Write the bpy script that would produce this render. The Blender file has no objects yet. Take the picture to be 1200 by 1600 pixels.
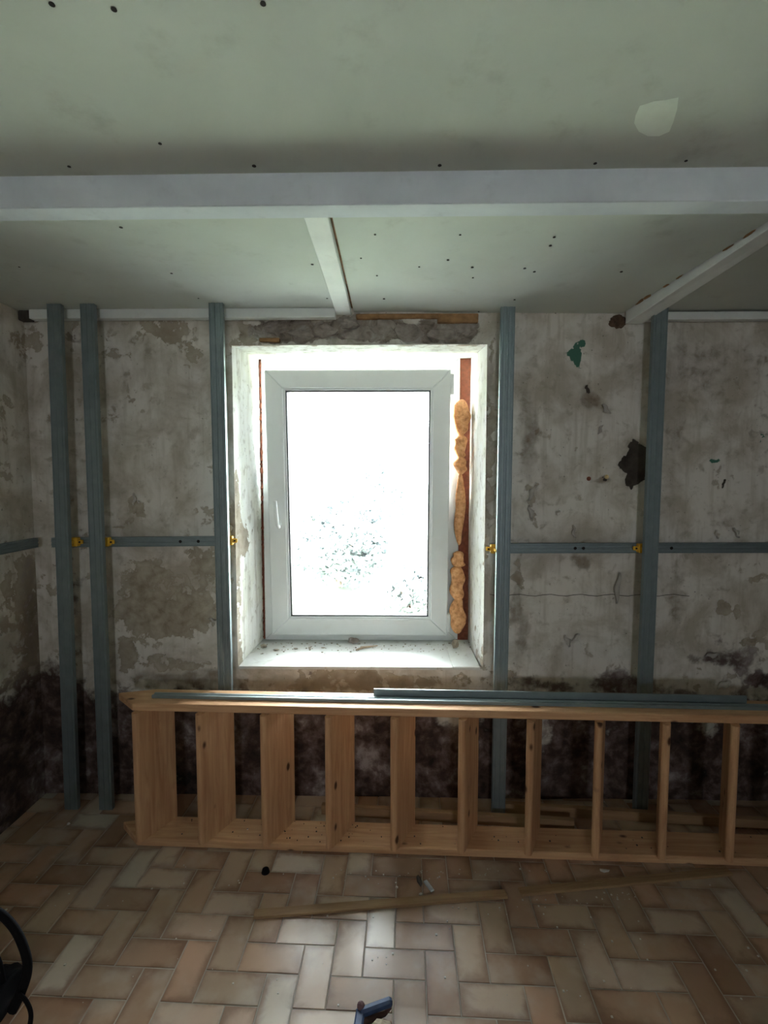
import bpy, bmesh, math, random
import numpy as np
from mathutils import Vector, Matrix, Euler

sc = bpy.context.scene
C = sc.collection
R = math.radians

# ------------------------------------------------------------------ camera
F = 770.0                         # focal length in pixels of a 1200 x 1600 frame
CAM = Vector((0.0, 0.0, 1.335))
ROT = Euler((R(90 - 3.71), 0, R(0.89)))
cam = bpy.data.objects.new('camera', bpy.data.cameras.new('camera'))
cam.data.sensor_fit = 'HORIZONTAL'
cam.data.sensor_width = 36
cam.data.lens = F / 1200 * 36
cam.data.clip_start = 0.02
cam.location = CAM
cam.rotation_euler = ROT
C.objects.link(cam)
sc.camera = cam

# ------------------------------------------------------------------ sky and exposure
SKY = (0.92, 0.965, 1.0)
world = bpy.data.worlds.new('overcast_sky')
world.use_nodes = True
world.node_tree.nodes['Background'].inputs[0].default_value = (*SKY, 1)
world.node_tree.nodes['Background'].inputs[1].default_value = 62.0
sc.world = world
sun = bpy.data.objects.new('sun', bpy.data.lights.new('sun', 'SUN'))
sun.data.energy = 400.0
sun.data.angle = R(12)                       # added hazy sun from the left, brightens the paving to light the ceiling
sun.data.color = (1.0, 0.97, 0.9)
sun.rotation_euler = Vector((0.55, 0.16, -0.8)).to_track_quat('-Z', 'Y').to_euler()
C.objects.link(sun)
sc.view_settings.view_transform = 'Standard'
sc.view_settings.look = 'None'
sc.view_settings.gamma = 1
sc.view_settings.use_curve_mapping = False
sc.view_settings.exposure = 0.0
sc.cycles.max_bounces = 8
sc.cycles.diffuse_bounces = 5
sc.cycles.glossy_bounces = 3
sc.cycles.transparent_max_bounces = 12
sc.cycles.sample_clamp_indirect = 60


def portal(name, loc, rot, sx, sy):
    d = bpy.data.lights.new(name, 'AREA')
    d.shape = 'RECTANGLE'
    d.size, d.size_y = sx, sy
    d.cycles.is_portal = True
    o = bpy.data.objects.new(name, d)
    o.location, o.rotation_euler = loc, rot
    C.objects.link(o)


# ------------------------------------------------------------------ pixel <-> place
_RM = ROT.to_matrix()


def _dir(px, py):
    return _RM @ Vector(((px - 600) / F, -(py - 800) / F, -1))


def onY(px, py, Y):
    d = _dir(px, py)
    return CAM + d * (Y / d.y)


def onZ(px, py, Z=0.0):
    d = _dir(px, py)
    return CAM + d * ((Z - CAM.z) / d.z)


# ------------------------------------------------------------------ mesh helpers
def obj(name, me, mat=None, parent=None, smooth=False):
    if isinstance(me, bmesh.types.BMesh):
        bm = me
        bmesh.ops.recalc_face_normals(bm, faces=bm.faces)
        me = bpy.data.meshes.new(name)
        bm.to_mesh(me)
        bm.free()
    if mat is not None and not me.materials:
        me.materials.append(mat)
    if smooth:
        me.polygons.foreach_set('use_smooth', [True] * len(me.polygons))
    o = bpy.data.objects.new(name, me)
    C.objects.link(o)
    if parent is not None:
        o.parent = parent
    return o


def tag(o, label=None, cat=None, group=None, kind=None):
    for k, v in (('label', label), ('category', cat), ('group', group), ('kind', kind)):
        if v:
            o[k] = v
    return o


def thing(name, label, cat, loc=(0, 0, 0), group=None, kind=None):
    o = bpy.data.objects.new(name, None)
    o.empty_display_size = 0.05
    o.location = loc
    C.objects.link(o)
    return tag(o, label, cat, group, kind)


def hull8(bm, lo, hi):
    """eight corners: lo = 4 points, hi = 4 points above them"""
    v = [bm.verts.new(p) for p in list(lo) + list(hi)]
    for q in ((3, 2, 1, 0), (4, 5, 6, 7), (0, 1, 5, 4), (1, 2, 6, 5), (2, 3, 7, 6), (3, 0, 4, 7)):
        bm.faces.new([v[i] for i in q])
    return v


def box(bm, x0, x1, y0, y1, z0, z1):
    return hull8(bm, [(x0, y0, z0), (x1, y0, z0), (x1, y1, z0), (x0, y1, z0)],
                 [(x0, y0, z1), (x1, y0, z1), (x1, y1, z1), (x0, y1, z1)])


def bevel(bm, w, seg=1):
    bmesh.ops.recalc_face_normals(bm, faces=bm.faces)
    bmesh.ops.bevel(bm, geom=list(bm.edges), offset=w, segments=seg, affect='EDGES', profile=0.5)


def bbox(x0, x1, y0, y1, z0, z1, w=0.0, seg=1):
    bm = bmesh.new()
    box(bm, x0, x1, y0, y1, z0, z1)
    if w:
        bevel(bm, w, seg)
    return bm


def prism(bm, poly, a, b, place):
    """extrude closed 2D polygon from a to b; place(u, v, t) -> 3D"""
    A = [bm.verts.new(place(u, v, a)) for u, v in poly]
    B = [bm.verts.new(place(u, v, b)) for u, v in poly]
    n = len(poly)
    for i in range(n):
        j = (i + 1) % n
        bm.faces.new((A[i], A[j], B[j], B[i]))
    bm.faces.new(A[::-1])
    bm.faces.new(B)


def stick(p, q, w, h, up=Vector((0, 0, 1)), bev=0.001):
    """board from p to q (its lower centre line), w wide, h high"""
    p, q = Vector(p), Vector(q)
    d = (q - p).normalized()
    s = d.cross(up).normalized() * (w / 2)
    n = s.cross(d).normalized() * h
    bm = bmesh.new()
    hull8(bm, [p - s, p + s, q + s, q - s], [p - s + n, p + s + n, q + s + n, q - s + n])
    if bev:
        bevel(bm, bev)
    return bm


def tube(bm, pts, rad, n=8, flat=1.0, up=Vector((0, 0, 1))):
    pts = [Vector(p) for p in pts]
    rings = []
    for i, p in enumerate(pts):
        d = (pts[min(i + 1, len(pts) - 1)] - pts[max(i - 1, 0)]).normalized()
        s = d.cross(up)
        s = s.normalized() if s.length > 1e-4 else Vector((1, 0, 0))
        t = s.cross(d).normalized()
        r = rad[i] if isinstance(rad, (list, tuple)) else rad
        rings.append([bm.verts.new(p + s * math.cos(k / n * 2 * math.pi) * r + t * math.sin(k / n * 2 * math.pi) * r * flat)
                      for k in range(n)])
    for a, b in zip(rings, rings[1:]):
        for k in range(n):
            bm.faces.new((a[k], a[(k + 1) % n], b[(k + 1) % n], b[k]))
    bm.faces.new(rings[0][::-1])
    bm.faces.new(rings[-1])


# value noise on arrays
def vnoise(x, y, seed=0):
    xi, yi = np.floor(x).astype(np.int64), np.floor(y).astype(np.int64)
    fx, fy = x - xi, y - yi
    fx, fy = fx * fx * (3 - 2 * fx), fy * fy * (3 - 2 * fy)

    def h(a, b):
        n = (a * 374761393 + b * 668265263 + seed * 974634777) & 0x7fffffff
        n = ((n ^ (n >> 13)) * 1274126177) & 0x7fffffff
        return ((n ^ (n >> 16)) & 0xffff) / 65535.0
    return (h(xi, yi) * (1 - fx) + h(xi + 1, yi) * fx) * (1 - fy) + (h(xi, yi + 1) * (1 - fx) + h(xi + 1, yi + 1) * fx) * fy


def fbm(x, y, oct=4, seed=0):
    s, a, t = 0, 0.5, 0
    for i in range(oct):
        s = s + a * vnoise(x * 2 ** i, y * 2 ** i, seed + i * 17)
        t += a
        a *= 0.5
    return s / t


def sstep(a, b, x):
    t = np.clip((x - a) / (b - a), 0, 1)
    return t * t * (3 - 2 * t)


# ------------------------------------------------------------------ material helper
class Mat:
    def __init__(s, name, rough=0.7, metal=0.0, spec=0.5):
        s.m = bpy.data.materials.new(name)
        s.m.use_nodes = True
        s.t = s.m.node_tree
        s.b = s.t.nodes['Principled BSDF']
        s.b.inputs['Roughness'].default_value = rough
        s.b.inputs['Metallic'].default_value = metal
        s.b.inputs['Specular IOR Level'].default_value = spec

    def n(s, typ, **kw):
        nd = s.t.nodes.new(typ)
        for k, v in kw.items():
            setattr(nd, k, v)
        return nd

    def link(s, a, b):
        s.t.links.new(a, b)

    def put(s, sock, v):
        if isinstance(v, bpy.types.NodeSocket):
            s.link(v, sock)
        elif isinstance(v, (tuple, list)) and len(v) == 3 and sock.type == 'RGBA':
            sock.default_value = (*v, 1)
        else:
            sock.default_value = v

    def co(s, kind='Object', scale=(1, 1, 1), jitter=False):
        c = s.n('ShaderNodeTexCoord').outputs[kind]
        if jitter:
            oi = s.n('ShaderNodeObjectInfo').outputs['Random']
            m = s.n('ShaderNodeVectorMath', operation='SCALE')
            m.inputs[0].default_value = (17.3, 9.1, 13.7)
            s.link(oi, m.inputs['Scale'])
            a = s.n('ShaderNodeVectorMath', operation='ADD')
            s.link(c, a.inputs[0])
            s.link(m.outputs[0], a.inputs[1])
            c = a.outputs[0]
        mp = s.n('ShaderNodeMapping')
        s.link(c, mp.inputs['Vector'])
        mp.inputs['Scale'].default_value = scale
        return mp.outputs[0]

    def noise(s, vec, scale, detail=4, rough=0.55, dist=0.0):
        nd = s.n('ShaderNodeTexNoise')
        s.link(vec, nd.inputs['Vector'])
        nd.inputs['Scale'].default_value = scale
        nd.inputs['Detail'].default_value = detail
        nd.inputs['Roughness'].default_value = rough
        nd.inputs['Distortion'].default_value = dist
        return nd.outputs['Fac']

    def ramp(s, fac, stops):
        nd = s.n('ShaderNodeValToRGB')
        s.put(nd.inputs[0], fac)
        e = nd.color_ramp.elements
        while len(e) < len(stops):
            e.new(0.5)
        for i, (p, c) in enumerate(stops):
            e[i].position = p
            e[i].color = (*c, 1) if len(c) == 3 else c
        return nd.outputs[0]

    def step(s, fac, a, b):
        nd = s.n('ShaderNodeMapRange', interpolation_type='SMOOTHSTEP')
        s.put(nd.inputs['Value'], fac)
        nd.inputs['From Min'].default_value = a
        nd.inputs['From Max'].default_value = b
        return nd.outputs['Result']

    def mix(s, fac, a, b, blend='MIX'):
        nd = s.n('ShaderNodeMix', data_type='RGBA', blend_type=blend)
        s.put(nd.inputs[0], fac)
        s.put(nd.inputs[6], a)
        s.put(nd.inputs[7], b)
        return nd.outputs[2]

    def math(s, op, a, b=0.0, c=0.0):
        nd = s.n('ShaderNodeMath', operation=op)
        s.put(nd.inputs[0], a)
        s.put(nd.inputs[1], b)
        s.put(nd.inputs[2], c)
        return nd.outputs[0]

    def attr(s, name):
        nd = s.n('ShaderNodeAttribute', attribute_name=name)
        sp = s.n('ShaderNodeSeparateColor')
        s.link(nd.outputs['Color'], sp.inputs[0])
        return sp.outputs

    def color(s, v):
        s.put(s.b.inputs['Base Color'], v)

    def rough(s, v):
        s.put(s.b.inputs['Roughness'], v)

    def bump(s, h, strength=0.5, dist=0.002):
        nd = s.n('ShaderNodeBump')
        s.put(nd.inputs['Height'], h)
        nd.inputs['Strength'].default_value = strength
        nd.inputs['Distance'].default_value = dist
        s.link(nd.outputs[0], s.b.inputs['Normal'])


def plain(name, col, rough=0.6, metal=0.0, spec=0.5, var=0.12, scale=30.0, bump=0.0):
    m = Mat(name, rough, metal, spec)
    v = m.co(jitter=True)
    nz = m.noise(v, scale, 5)
    m.color(m.ramp(nz, [(0.25, tuple(c * (1 - var) for c in col)), (0.75, tuple(min(1, c * (1 + var)) for c in col))]))
    if bump:
        m.bump(nz, bump, 0.002)
    return m.m


def wall_material(name, paint_a, paint_b):
    m = Mat(name, 0.85, spec=0.25)
    v = m.co('Object')
    A = m.attr('mask_a')
    B = m.attr('mask_b')
    big = m.noise(v, 5.0, 6, 0.62, 0.4)
    mid = m.noise(v, 22.0, 6, 0.6, 0.3)
    fine = m.noise(v, 140.0, 4, 0.6)
    streak = m.noise(m.co('Object', (30, 30, 3)), 1.0, 4, 0.6)
    paint = m.ramp(big, [(0.38, paint_b), (0.56, paint_a)])
    paint = m.mix(m.math('MULTIPLY', m.step(streak, 0.48, 0.7), 0.4), paint, (0.36, 0.315, 0.25))
    paint = m.mix(m.math('MULTIPLY', m.step(mid, 0.53, 0.68), 0.45), paint, (0.30, 0.26, 0.2))
    specks = m.step(m.noise(v, 70.0, 3, 0.5), 0.69, 0.73)
    paint = m.mix(m.math('MULTIPLY', specks, 0.6), paint, (0.09, 0.085, 0.075))
    plaster = m.ramp(mid, [(0.3, (0.24, 0.2, 0.15)), (0.5, (0.385, 0.335, 0.265)), (0.72, (0.50, 0.45, 0.38))])
    # paint lost
    wob = m.math('ADD', m.math('MULTIPLY', m.math('SUBTRACT', big, 0.5), 1.5), m.math('MULTIPLY', m.math('SUBTRACT', mid, 0.5), 1.2))
    pf = m.step(m.math('ADD', m.math('MULTIPLY', A[0], 0.72), wob), 0.42, 0.50)
    col = m.mix(pf, paint, plaster)
    # brown stain
    sf = m.math('MULTIPLY', m.step(m.math('ADD', A[2], m.math('MULTIPLY', wob, 0.7)), 0.3, 0.85), 0.75)
    col = m.mix(sf, col, m.ramp(mid, [(0.3, (0.10, 0.07, 0.045)), (0.7, (0.22, 0.165, 0.11))]))
    # rough broken masonry above the opening
    stone = m.ramp(m.noise(v, 16.0, 8, 0.7, 0.6), [(0.3, (0.07, 0.055, 0.045)), (0.45, (0.24, 0.2, 0.17)), (0.6, (0.36, 0.33, 0.3)), (0.75, (0.5, 0.48, 0.45))])
    rf = m.step(m.math('ADD', B[2], m.math('MULTIPLY', wob, 0.5)), 0.44, 0.56)
    col = m.mix(rf, col, stone)
    # damp and mould
    mould = m.ramp(m.math('ADD', m.math('MULTIPLY', big, 0.6), m.math('MULTIPLY', mid, 0.4)),
                   [(0.38, (0.016, 0.012, 0.010)), (0.48, (0.065, 0.04, 0.032)), (0.56, (0.15, 0.11, 0.10)), (0.64, (0.34, 0.30, 0.29))])
    df = m.step(m.math('ADD', A[1], m.math('MULTIPLY', wob, 0.9)), 0.3, 0.72)
    col = m.mix(df, col, mould)
    # green remnants of old paint, dark bare patches
    col = m.mix(m.step(m.math('ADD', B[0], m.math('MULTIPLY', wob, 0.9)), 0.48, 0.56), col, (0.06, 0.16, 0.115))
    hf = m.step(m.math('ADD', B[1], m.math('MULTIPLY', wob, 0.55)), 0.47, 0.53)
    col = m.mix(hf, col, m.ramp(mid, [(0.3, (0.035, 0.028, 0.022)), (0.7, (0.075, 0.062, 0.05))]))
    m.color(col)
    h = m.math('SUBTRACT', m.math('MULTIPLY', mid, 0.5), m.math('MULTIPLY', m.math('MAXIMUM', pf, hf), 0.55))
    h = m.math('ADD', h, m.math('MULTIPLY', fine, 0.12))
    m.bump(h, 0.7, 0.004)
    return m.m


def wood_material(name, dark, light, knots=True, rough=0.6):
    m = Mat(name, rough, spec=0.3)
    v = m.co('Object', (1, 1, 1), jitter=True)
    vs = m.co('Object', (30, 30, 2.2), jitter=True)
    g = m.noise(vs, 1.6, 5, 0.6, 0.8)
    f = m.noise(m.co('Object', (220, 220, 10), jitter=True), 1.0, 3)
    col = m.ramp(g, [(0.3, dark), (0.65, light)])
    col = m.mix(m.math('MULTIPLY', f, 0.25), col, tuple(c * 0.6 for c in dark))
    if knots:
        vo = m.n('ShaderNodeTexVoronoi')
        m.link(m.co('Object', (13, 13, 8), jitter=True), vo.inputs['Vector'])
        vo.inputs['Scale'].default_value = 1.0
        k = m.step(vo.outputs['Distance'], 0.17, 0.07)
        col = m.mix(k, col, (0.07, 0.025, 0.01))
    dirt = m.step(m.noise(v, 9.0, 6, 0.65), 0.56, 0.8)
    col = m.mix(m.math('MULTIPLY', dirt, 0.35), col, (0.14, 0.09, 0.05))
    m.color(col)
    m.bump(f, 0.25, 0.001)
    return m.m


def board_material(name, a, b, dirt=(0.2, 0.2, 0.17), scale=2.2, amount=0.3, rough=0.75):
    m = Mat(name, rough, spec=0.3)
    v = m.co('Object')
    big = m.noise(v, scale, 7, 0.6, 0.4)
    col = m.ramp(big, [(0.3, a), (0.7, b)])
    d = m.step(m.noise(v, scale * 4, 6, 0.62), 0.55, 0.78)
    col = m.mix(m.math('MULTIPLY', d, amount), col, dirt)
    m.color(col)
    m.bump(m.noise(v, 60, 4), 0.12, 0.001)
    return m.m


M = {}
M['wall'] = wall_material('old_plaster_wall', (0.70, 0.665, 0.615), (0.46, 0.415, 0.35))
M['pine'] = wood_material('pine_wood', (0.48, 0.25, 0.125), (0.68, 0.42, 0.235))
M['lath'] = wood_material('rough_lath', (0.25, 0.145, 0.075), (0.38, 0.245, 0.13), knots=False)
M['board'] = board_material('green_plasterboard', (0.475, 0.515, 0.48), (0.565, 0.605, 0.57))
M['beam'] = board_material('beam_paint', (0.47, 0.51, 0.57), (0.62, 0.66, 0.71), dirt=(0.3, 0.32, 0.37), scale=4)
M['batten'] = board_material('batten_paint', (0.66, 0.69, 0.69), (0.78, 0.81, 0.80), dirt=(0.45, 0.42, 0.36), scale=6, amount=0.25)
M['pvc'] = board_material('white_window_plastic', (0.74, 0.77, 0.77), (0.80, 0.83, 0.83), dirt=(0.55, 0.53, 0.47), scale=3, amount=0.15, rough=0.35)
M['gasket'] = plain('black_rubber', (0.03, 0.032, 0.035), 0.6)
M['black'] = plain('black_fabric', (0.008, 0.008, 0.009), 0.9, spec=0.1)
M['dark'] = plain('near_black', (0.015, 0.013, 0.012), 0.9)
M['yellow'] = plain('yellow_plastic', (0.75, 0.42, 0.03), 0.5)
M['brass'] = plain('pale_brass', (0.72, 0.55, 0.26), 0.45)
M['rust'] = plain('brown_old_putty', (0.24, 0.075, 0.04), 0.9, var=0.4, scale=60, bump=0.6)
M['timber'] = plain('brown_timber', (0.30, 0.165, 0.07), 0.8, var=0.5, scale=26, bump=.5)
M['debris'] = plain('plaster_debris', (0.55, 0.52, 0.47), 0.9, var=0.25, scale=50, bump=0.5)
M['stone'] = plain('grey_rubble', (0.30, 0.26, 0.23), 0.9, var=0.45, scale=30, bump=0.8)
M['splinter'] = plain('pale_splinter', (0.40, 0.30, 0.20), 0.8)
M['blue'] = plain('dusty_blue_plastic', (0.035, 0.065, 0.15), 0.5, var=0.3, scale=60)
M['foil'] = plain('dull_foil', (0.5, 0.55, 0.6), 0.4, metal=0.4)
M['filler'] = plain('pale_filler', (0.70, 0.76, 0.70), 0.8, var=0.05)
M['grime_niche'] = plain('grime_and_niche_dark', (0.05, 0.042, 0.035), 0.9, var=0.4, scale=40)
M['flake'] = plain('paint_flake', (0.72, 0.69, 0.64), 0.8, var=0.1)


def metal_material():
    m = Mat('galvanised_steel', 0.42, metal=0.75)
    v = m.co('Object', jitter=True)
    nz = m.noise(v, 25, 4)
    m.color(m.ramp(nz, [(0.3, (0.225, 0.275, 0.285)), (0.7, (0.27, 0.325, 0.34))]))
    m.rough(m.math('ADD', m.math('MULTIPLY', nz, 0.2), 0.42))
    return m.m


M['steel'] = metal_material()


def foam_material():
    m = Mat('orange_foam', 0.75, spec=0.3)
    v = m.co('Object', jitter=True)
    nz = m.noise(v, 55, 6, 0.65)
    m.color(m.ramp(nz, [(0.3, (0.42, 0.17, 0.065)), (0.52, (0.74, 0.38, 0.17)), (0.75, (0.88, 0.56, 0.32))]))
    m.bump(nz, 0.5, 0.004)
    return m.m


M['foam'] = foam_material()


def tile_material():
    m = Mat('flamed_floor_tile', 0.35, spec=0.5)
    rnd = m.n('ShaderNodeObjectInfo').outputs['Random']
    base = m.ramp(rnd, [(0.0, (0.25, 0.135, 0.078)), (0.2, (0.38, 0.235, 0.15)), (0.4, (0.46, 0.34, 0.24)),
                        (0.6, (0.30, 0.195, 0.13)), (0.8, (0.44, 0.25, 0.155)), (1.0, (0.52, 0.46, 0.38))])
    # burnt, browner rim inside each tile
    sp = m.n('ShaderNodeSeparateXYZ')
    m.link(m.n('ShaderNodeTexCoord').outputs['Object'], sp.inputs[0])
    v = m.co('Object', jitter=True)
    nz = m.noise(v, 18, 5, 0.6, 0.5)
    ex = m.math('DIVIDE', m.math('ABSOLUTE', sp.outputs[0]), 0.085)
    ey = m.math('DIVIDE', m.math('ABSOLUTE', sp.outputs[1]), 0.042)
    e = m.math('MAXIMUM', m.math('POWER', ex, 5.0), m.math('POWER', ey, 3.0))
    side = m.math('ADD', m.math('MULTIPLY', sp.outputs[0], 3.5), m.math('MULTIPLY', sp.outputs[1], 6.0))
    e = m.math('ADD', m.math('ADD', e, side), m.math('MULTIPLY', m.math('SUBTRACT', nz, 0.5), 1.6))
    col = m.mix(m.math('MULTIPLY', m.step(e, 0.05, 1.1), 0.72), base, (0.15, 0.066, 0.034))
    col = m.mix(m.math('MULTIPLY', m.step(m.noise(v, 7, 4), 0.45, 0.75), 0.45), col, (0.52, 0.46, 0.39))
    # dust
    w = m.n('ShaderNodeNewGeometry').outputs['Position']
    nd = m.n('ShaderNodeTexNoise')
    m.link(w, nd.inputs['Vector'])
    nd.inputs['Scale'].default_value = 6.0
    nd.inputs['Detail'].default_value = 8
    d = nd.outputs['Fac']
    col = m.mix(m.math('MULTIPLY', m.step(d, 0.45, 0.75), 0.25), col, (0.20, 0.155, 0.115))
    m.color(col)
    m.rough(m.math('ADD', 0.24, m.math('MULTIPLY', d, 0.22)))
    m.bump(nz, 0.08, 0.002)
    return m.m


M['tile'] = tile_material()
M['grout'] = plain('pale_grout', (0.36, 0.32, 0.27), 0.9, scale=12, var=0.25)


def glass_material():
    m = Mat('window_glass', 0.02)
    nt = m.t.nodes
    tr = nt.new('ShaderNodeBsdfTransparent')
    tr.inputs[0].default_value = (0.94, 0.97, 0.965, 1)
    gl = nt.new('ShaderNodeBsdfGlossy')
    gl.inputs['Roughness'].default_value = 0.03
    fr = nt.new('ShaderNodeFresnel')
    fr.inputs[0].default_value = 1.45
    mx = nt.new('ShaderNodeMixShader')
    m.link(fr.outputs[0], mx.inputs[0])
    m.link(tr.outputs[0], mx.inputs[1])
    m.link(gl.outputs[0], mx.inputs[2])
    m.link(mx.outputs[0], nt['Material Output'].inputs['Surface'])
    return m.m


M['glass'] = glass_material()

# ------------------------------------------------------------------ the room: key measures
WY = 2.0              # face of the window wall
LX = -1.475           # left wall
RX = 2.6              # right wall, out of frame
BY = -2.4             # rear wall, behind the camera
ZC = CAM.z + 0.668    # ceiling
tl, tr_, bl, br = onY(362, 539, WY), onY(760, 539, WY), onY(372, 1040, WY), onY(756, 1042, WY)
XL, XR = (tl.x + bl.x) / 2, (tr_.x + br.x) / 2
ZT, ZB = (tl.z + tr_.z) / 2, (bl.z + br.z) / 2
RYB = 2.33            # back of the reveal
bl2, tr2 = onY(408, 780, RYB), onY(736, 780, RYB)
XL2, XR2 = bl2.x, tr2.x - .008
ZT2 = onY(580, 556, RYB).z


def blobs(X, Z, lst, pl=WY):
    """elliptical soft patches given where they are on the wall"""
    out = np.zeros_like(X)
    X = X + 0.075 * (fbm(X * 11, Z * 11, 4, 101) - .5) + 0.03 * (fbm(X * 45, Z * 45, 3, 103) - .5)
    Z = Z + 0.075 * (fbm(X * 11 + 40, Z * 11, 4, 102) - .5) + 0.03 * (fbm(X * 45 + 9, Z * 45, 3, 104) - .5)
    for px, py, rx, ry, *rest in lst:
        amp = rest[0] if rest else 1.0
        ang = R(rest[1]) if len(rest) > 1 else 0
        c = onY(px, py, pl)
        k = pl / F
        dx, dz = X - c.x, Z - c.z
        u = (dx * math.cos(ang) + dz * math.sin(ang)) / (rx * k)
        v = (-dx * math.sin(ang) + dz * math.cos(ang)) / (ry * k)
        out = np.maximum(out, amp * np.clip(1.45 - np.sqrt(u * u + v * v) * 0.95, 0, 1))
    return out


def grid_mesh(name, P, keep=None, masks=None):
    """P: (n, m, 3) array of points"""
    n, mm = P.shape[:2]
    idx = np.arange(n * mm).reshape(n, mm)
    q = np.stack([idx[:-1, :-1], idx[1:, :-1], idx[1:, 1:], idx[:-1, 1:]], -1)
    q = q[keep] if keep is not None else q.reshape(-1, 4)
    q = q.reshape(-1, 4)
    used = np.unique(q)
    remap = np.full(n * mm, -1)
    remap[used] = np.arange(len(used))
    me = bpy.data.meshes.new(name)
    V = P.reshape(-1, 3)[used]
    me.vertices.add(len(V))
    me.vertices.foreach_set('co', V.astype(np.float32).ravel())
    q = remap[q]
    me.loops.add(q.size)
    me.loops.foreach_set('vertex_index', q.ravel().astype(np.int32))
    me.polygons.add(len(q))
    me.polygons.foreach_set('loop_start', (np.arange(len(q)) * 4).astype(np.int32))
    me.update(calc_edges=True)
    for an, ch in (masks or {}).items():
        a = me.attributes.new(an, 'FLOAT_COLOR', 'POINT')
        d = np.ones((n * mm, 4), np.float32)
        for i, c in enumerate(ch):
            d[:, i] = c.ravel()
        a.data.foreach_set('color', d[used].ravel())
    me.polygons.foreach_set('use_smooth', [True] * len(me.polygons))
    return me


# ------------------------------------------------------------------ window wall
def seg(a, b, step):
    return np.linspace(a, b, max(2, int(round((b - a) / step)) + 1))


st = 0.0085
xs = np.concatenate([seg(LX - 0.05, XL, st), seg(XL, XR, st)[1:], seg(XR, 1.75, st)[1:], seg(1.75, RX, 0.03)[1:]])
zs = np.concatenate([seg(-0.01, ZB, st), seg(ZB, ZT, st)[1:], seg(ZT, ZC + 0.06, st)[1:]])
X, Z = np.meshgrid(xs, zs, indexing='ij')
iL, iR = np.argmin(abs(xs - XL)), np.argmin(abs(xs - XR))
kB, kT = np.argmin(abs(zs - ZB)), np.argmin(abs(zs - ZT))
keep = np.ones((len(xs) - 1, len(zs) - 1), bool)
keep[iL:iR, kB:kT] = False
lf = fbm(X * 1.7, Z * 1.7, 4, 3)
peel = blobs(X, Z, [(250, 940, 100, 50), (205, 795, 18, 22), (190, 820, 14, 8), (240, 905, 60, 30), (300, 960, 60, 32), (320, 900, 30, 40),
                    (260, 520, 60, 28, .6), (300, 560, 26, 22, .7), (220, 500, 60, 14, .6), (115, 600, 14, 60, .8), (200, 1020, 16, 30, .8),
                    (560, 1065, 210, 22, .9), (372, 820, 10, 60), (345, 900, 10, 90, .9), (764, 700, 10, 200, .8), (378, 520, 18, 16),
                    (1128, 947, 15, 13), (1155, 957, 9, 13), (1185, 985, 18, 9), (1175, 1000, 30, 8, .9), (835, 780, 24, 60, .55),
                    (920, 625, 16, 18, .7), (815, 900, 14, 40, .8), (1180, 905, 20, 12, .7), (270, 1040, 80, 12, .75)])
peel = np.maximum(peel, 0.42 * fbm(X * 2.2 + 5, Z * 2.2, 3, 77) + .10 * sstep(0, -1, X))
zline = 0.435 + 0.07 * (fbm(X * 3.5, Z * 0 + 3.3, 3, 8) - 0.5) * 2 + 0.06 * sstep(-1.0, -1.4, X) - 0.05 * sstep(-0.5, -0.2, X) * sstep(0.5, 0.3, X)
damp = 1.0 * sstep(zline + 0.13, zline - 0.12, Z + 0.10 * (fbm(X * 9, Z * 9, 4, 55) - .5))
damp = np.maximum(damp, blobs(X, Z, [(1125, 1035, 52, 34, .62), (970, 1068, 60, 18, .7), (1190, 1060, 40, 14, .8), (860, 1072, 60, 12, .6),
                                     (110, 950, 20, 90, .5), (1170, 680, 70, 60, .25), (135, 560, 16, 80, .4)]))
dampcut = blobs(X, Z, [(845, 1135, 22, 40), (1105, 1130, 20, 18), (1110, 1060, 36, 18), (700, 1125, 18, 18, .6), (960, 1150, 14, 40, .5)])
damp = damp - 0.55 * dampcut
tints = blobs(X, Z, [(825, 650, 20, 130, .55), (812, 960, 14, 120, .6), (1060, 620, 26, 150, .55), (1130, 580, 90, 70, .5), (920, 620, 20, 22, .8),  # brown stains, and tall brown bands beside the studs
                     (912, 878, 18, 14, .8), (940, 745, 18, 5, .8), (1125, 930, 60, 40, .35), (110, 700, 40, 200, .45), (180, 600, 40, 80, .35), (560, 1070, 220, 20, .7),
                     (170, 1030, 30, 50, .5), (300, 1060, 120, 14, .7), (240, 540, 80, 40, .4), (1055, 950, 18, 100, .55), (1110, 870, 30, 24, .45), (1140, 810, 40, 30, .4), (880, 850, 90, 5, .7)])
green = blobs(X, Z, [(900, 553, 10, 13, .9), (913, 540, 9, 5, .85), (905, 566, 5, 9, .85), (1180, 690, 6, 14, .6), (1115, 712, 12, 5, .5)])
hole = blobs(X, Z, [(993, 722, 21, 33, .95), (985, 745, 12, 24, .85), (920, 608, 7, 7, .75), (1130, 760, 4, 10, .5), (945, 745, 5, 4, .7), (898, 480, 8, 3, .6)])
rough = blobs(X, Z, [(570, 515, 185, 20), (690, 515, 66, 24), (480, 518, 90, 16), (424, 522, 26, 12)])
rough *= sstep(ZT - 0.005, ZT + 0.01, Z)
Y = WY + 0.010 * (lf - 0.5) + 0.004 * (fbm(X * 14, Z * 14, 3, 5) - 0.5) + 0.028 * rough * fbm(X * 18, Z * 24, 4, 9) \
    + 0.004 * sstep(0.4, 0.6, peel) + 0.006 * sstep(.4, .6, hole)
wr = blobs(X, Z, [(822, 780, 22, 60), (815, 905, 12, 40), (820, 900, 16, 30), (1140, 835, 30, 24, .6), (890, 1000, 20, 22, .7), (1105, 1065, 24, 14, .8)])
Y -= 0.010 * wr * np.abs(fbm(X * 45, Z * 30, 2, 12) - 0.5) * 2
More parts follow.
